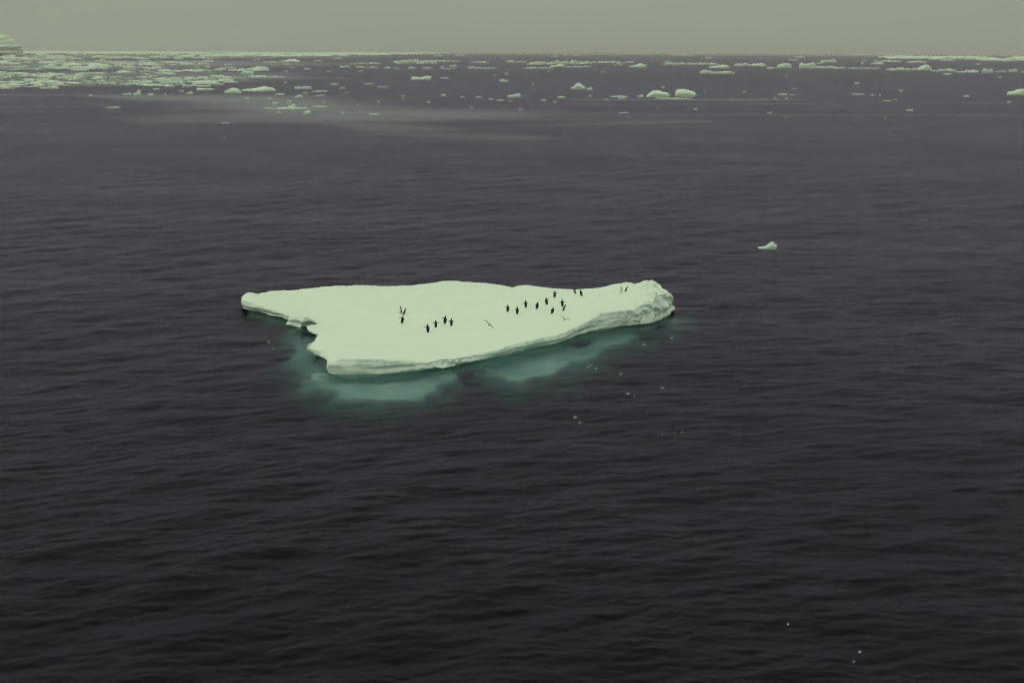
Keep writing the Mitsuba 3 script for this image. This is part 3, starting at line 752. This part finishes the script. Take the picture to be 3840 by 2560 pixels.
for (look, side, name), lst in told.items():
    for r_i, (_, n_) in enumerate(sorted(lst)):
        texts[n_] = f'{look} ice piece {side} {name}' + ('' if len(lst) == 1 else ', nearest to it' if r_i == 0 else f', {ORD[r_i]} nearest to it')
for n_, (x, y, w_, h_, f) in enumerate(free):
    thing('ice_piece', place_ice(x, y, w_, h_, f or ('hump' if h_ > w_ * .25 else 'slab'), 500 + n_, .6), 'far_ice', texts[n_], 'ice piece', zone(x, y)[1])
for n_, (x, y, w_, h_, form, text) in enumerate(FAR):
    if text is None:
        continue
    if form == 'line':
        k = key_for('ice_ridge')
        for i_, m in enumerate(ice_line(x, y, w_, h_, 300 + n_)):
            scene[f'{k}__ice_block' + (f'_{i_:03d}' if i_ else '')] = mikit.ply(m, 'far_ice', smooth=50)
        tag(k, text, 'ice ridge', 'long lines of jammed ice')
    else:
        thing('far_floe', place_ice(x, y, w_, h_, form, 300 + n_, .6), 'far_ice', text, 'ice floe', 'larger floes in the distance')

# the pack ice at the left: floes one by one where they show largest, the rest as one mass
g = np.random.default_rng(23)


def in_pack(x, y):
    lower = np.interp(x, [-200, 0, 250, 420, 600, 800, 900, 1000, 1080], [330, 330, 326, 318, 326, 328, 300, 262, 225])
    upper = np.interp(x, [-200, 100, 600, 1000], [204, 202, 200, 198])
    if not upper < y < lower:
        return False
    lanes = [(120, 520, 206, 211), (270, 800, 222, 231), (0, 430, 264, 276), (780, 1100, 216, 262), (600, 1000, 247, 254), (340, 800, 282, 289), (650, 1000, 272, 284), (200, 420, 302, 307), (0, 180, 290, 296)]
    return not any(a < x < b and c + 2 * math.sin(x * .05) < y < d + 2 * math.sin(x * .031) for a, b, c, d in lanes)


pack, mass = [], []
tries = 0
while len(pack) < 105 and tries < 20000:
    tries += 1
    x, y = g.uniform(-40, 1000), g.uniform(212, 328)
    if in_pack(x, y) and all(abs(x - a) > 22 or abs(y - b) > 5 for a, b, _, _ in pack):
        pack.append((x, y, g.uniform(22, 80), g.uniform(3.5, 8.5)))
told = {}
for n_, (x, y, w_, h_) in enumerate(sorted(pack, key=lambda q: -q[1])):
    side = 'at the far left' if x < 330 else 'mid field' if x < 660 else 'right part of the field'
    dep = 'front' if y > 285 else 'middle' if y > 245 else 'back'
    form = n_ % 3
    look = ('broad ' if w_ > 46 else 'small ') + ['flat', 'humped', 'blocky'][form]
    told.setdefault((look, dep, side), []).append((x, n_, y, w_, h_, form))
for (look, dep, side), lst in told.items():
    for r_i, (x, n_, y, w_, h_, form) in enumerate(sorted(lst)):
        which = '' if len(lst) == 1 else f', {["first", "second", "third", "fourth", "fifth", "sixth", "seventh", "eighth", "ninth", "tenth"][r_i]} such from left'
        thing('pack_floe', place_ice(x, y, w_, h_, ['slab', 'hump', 'block'][form], 1200 + n_, .9), 'far_ice', f'{look} pack floe{which}, {dep} rows {side}', 'ice floe', f'pack floes, {dep} rows {side}')
while len(mass) < 1500:
    x, y = g.uniform(-160, 1060), 200 + 130 * g.uniform() ** 1.2
    if in_pack(x, y):
        m = place_ice(x, y, g.uniform(8, 50), g.uniform(1.5, 4.5), 'slab' if g.uniform() < .6 else 'hump', 3000 + len(mass), .9)
        mass.append(m)
thing('pack_ice', trimesh.util.concatenate(mass), 'broken_ice', 'dense mass of small broken pack ice filling the left distance', 'pack ice', kind='stuff')
band = []
for n_ in range(800):
    u = g.uniform()
    if u < .82:
        x = g.uniform(60, 2020)
        lo = np.interp(x, [60, 700, 780, 1000, 1350, 1500, 1700, 2020], [203, 205, 213, 213, 210, 205, 200, 196])
    elif u < .92:
        x = g.uniform(2500, 3420)
        lo = np.interp(x, [2500, 2800, 3000, 3420], [197, 202, 206, 209])
    else:
        x = g.uniform(3350, 3950)
        lo = np.interp(x, [3350, 3700, 3950], [222, 228, 231])
    hi = 195 + (x - 1920) * .0035 + (14 if x > 3350 else 0)
    y = g.uniform(min(hi, lo - 1), lo)
    band.append(place_ice(x, y, g.uniform(30, 110), g.uniform(4, 9), 'hump' if n_ % 3 else 'block', 6000 + n_, .9))
thing('horizon_ice', trimesh.util.concatenate(band), 'far_ice', 'bright band of distant pack ice along the horizon', 'pack ice', kind='stuff')


# the tall iceberg cut by the left edge
def berg():
    c = on_sea(-10, 214)
    d = np.linalg.norm(c[:2])
    m = d / FPX
    k = key_for('iceberg')
    for name, pts, half, bs, sd_ in (('banded_cliff', [(-95, 0), (-92, 20), (-86, 44), (-60, 50), (20, 51), (52, 50), (62, 42), (66, 30), (69, 12), (70, 0)], 60, 'dirty_ice', 1), ('pale_dome', [(-80, 46), (-74, 70), (-50, 84), (-10, 90), (22, 86), (36, 74), (42, 60), (44, 46)], 42, 'far_ice', 2)):
        P = np.array(pts, float) * m * [1, .86]
        prof = []
        zs = np.linspace(P[:, 1].min(), P[:, 1].max() - .01, 26)
        V, M = [], 40
        th = np.arange(M) * 2 * np.pi / M
        for z in zs:
            s = np.where((P[:-1, 1] - z) * (P[1:, 1] - z) <= 0)[0]
            xs_ = sorted(P[i_, 0] + (P[i_ + 1, 0] - P[i_, 0]) * ((z - P[i_, 1]) / (P[i_ + 1, 1] - P[i_, 1]) if P[i_ + 1, 1] != P[i_, 1] else 0) for i_ in s)
            a, b = xs_[0], xs_[-1]
            V.append(np.stack([(a + b) / 2 + (b - a) / 2 * np.cos(th), (b - a) / 2 * half / 80 * np.sin(th), np.full(M, z)], -1))
        V = np.array(V).reshape(-1, 3)
        nz = meshkit.fbm(V * [.02, .02, .12] + 5 * sd_, 4, sd_) - .5
        out = V[:, :2] - V[:, :2].mean(0)
        V[:, :2] += out / (np.linalg.norm(out, axis=1, keepdims=True) + 1e-6) * (nz * 26)[:, None]
        F = []
        n_ = len(zs)
        for r in range(n_ - 1):
            for c_ in range(M):
                a, b = r * M + c_, r * M + (c_ + 1) % M
                F += [[a, b, b + M], [a, b + M, a + M]]
        V = np.vstack([V, [[V[-M:, 0].mean(), V[-M:, 1].mean(), V[-M:, 2].mean() + 2]]])
        F += [[(n_ - 1) * M + c_, (n_ - 1) * M + (c_ + 1) % M, n_ * M] for c_ in range(M)]
        t = trimesh.Trimesh(V, np.array(F), process=False)
        t.apply_translation([c[0], c[1] + 60, -1])
        scene[f'{k}__{name}'] = mikit.ply(t, bs, smooth=40)
    tag(k, 'tall domed iceberg with dark bands, cut by the left edge of the view', 'iceberg')


berg()
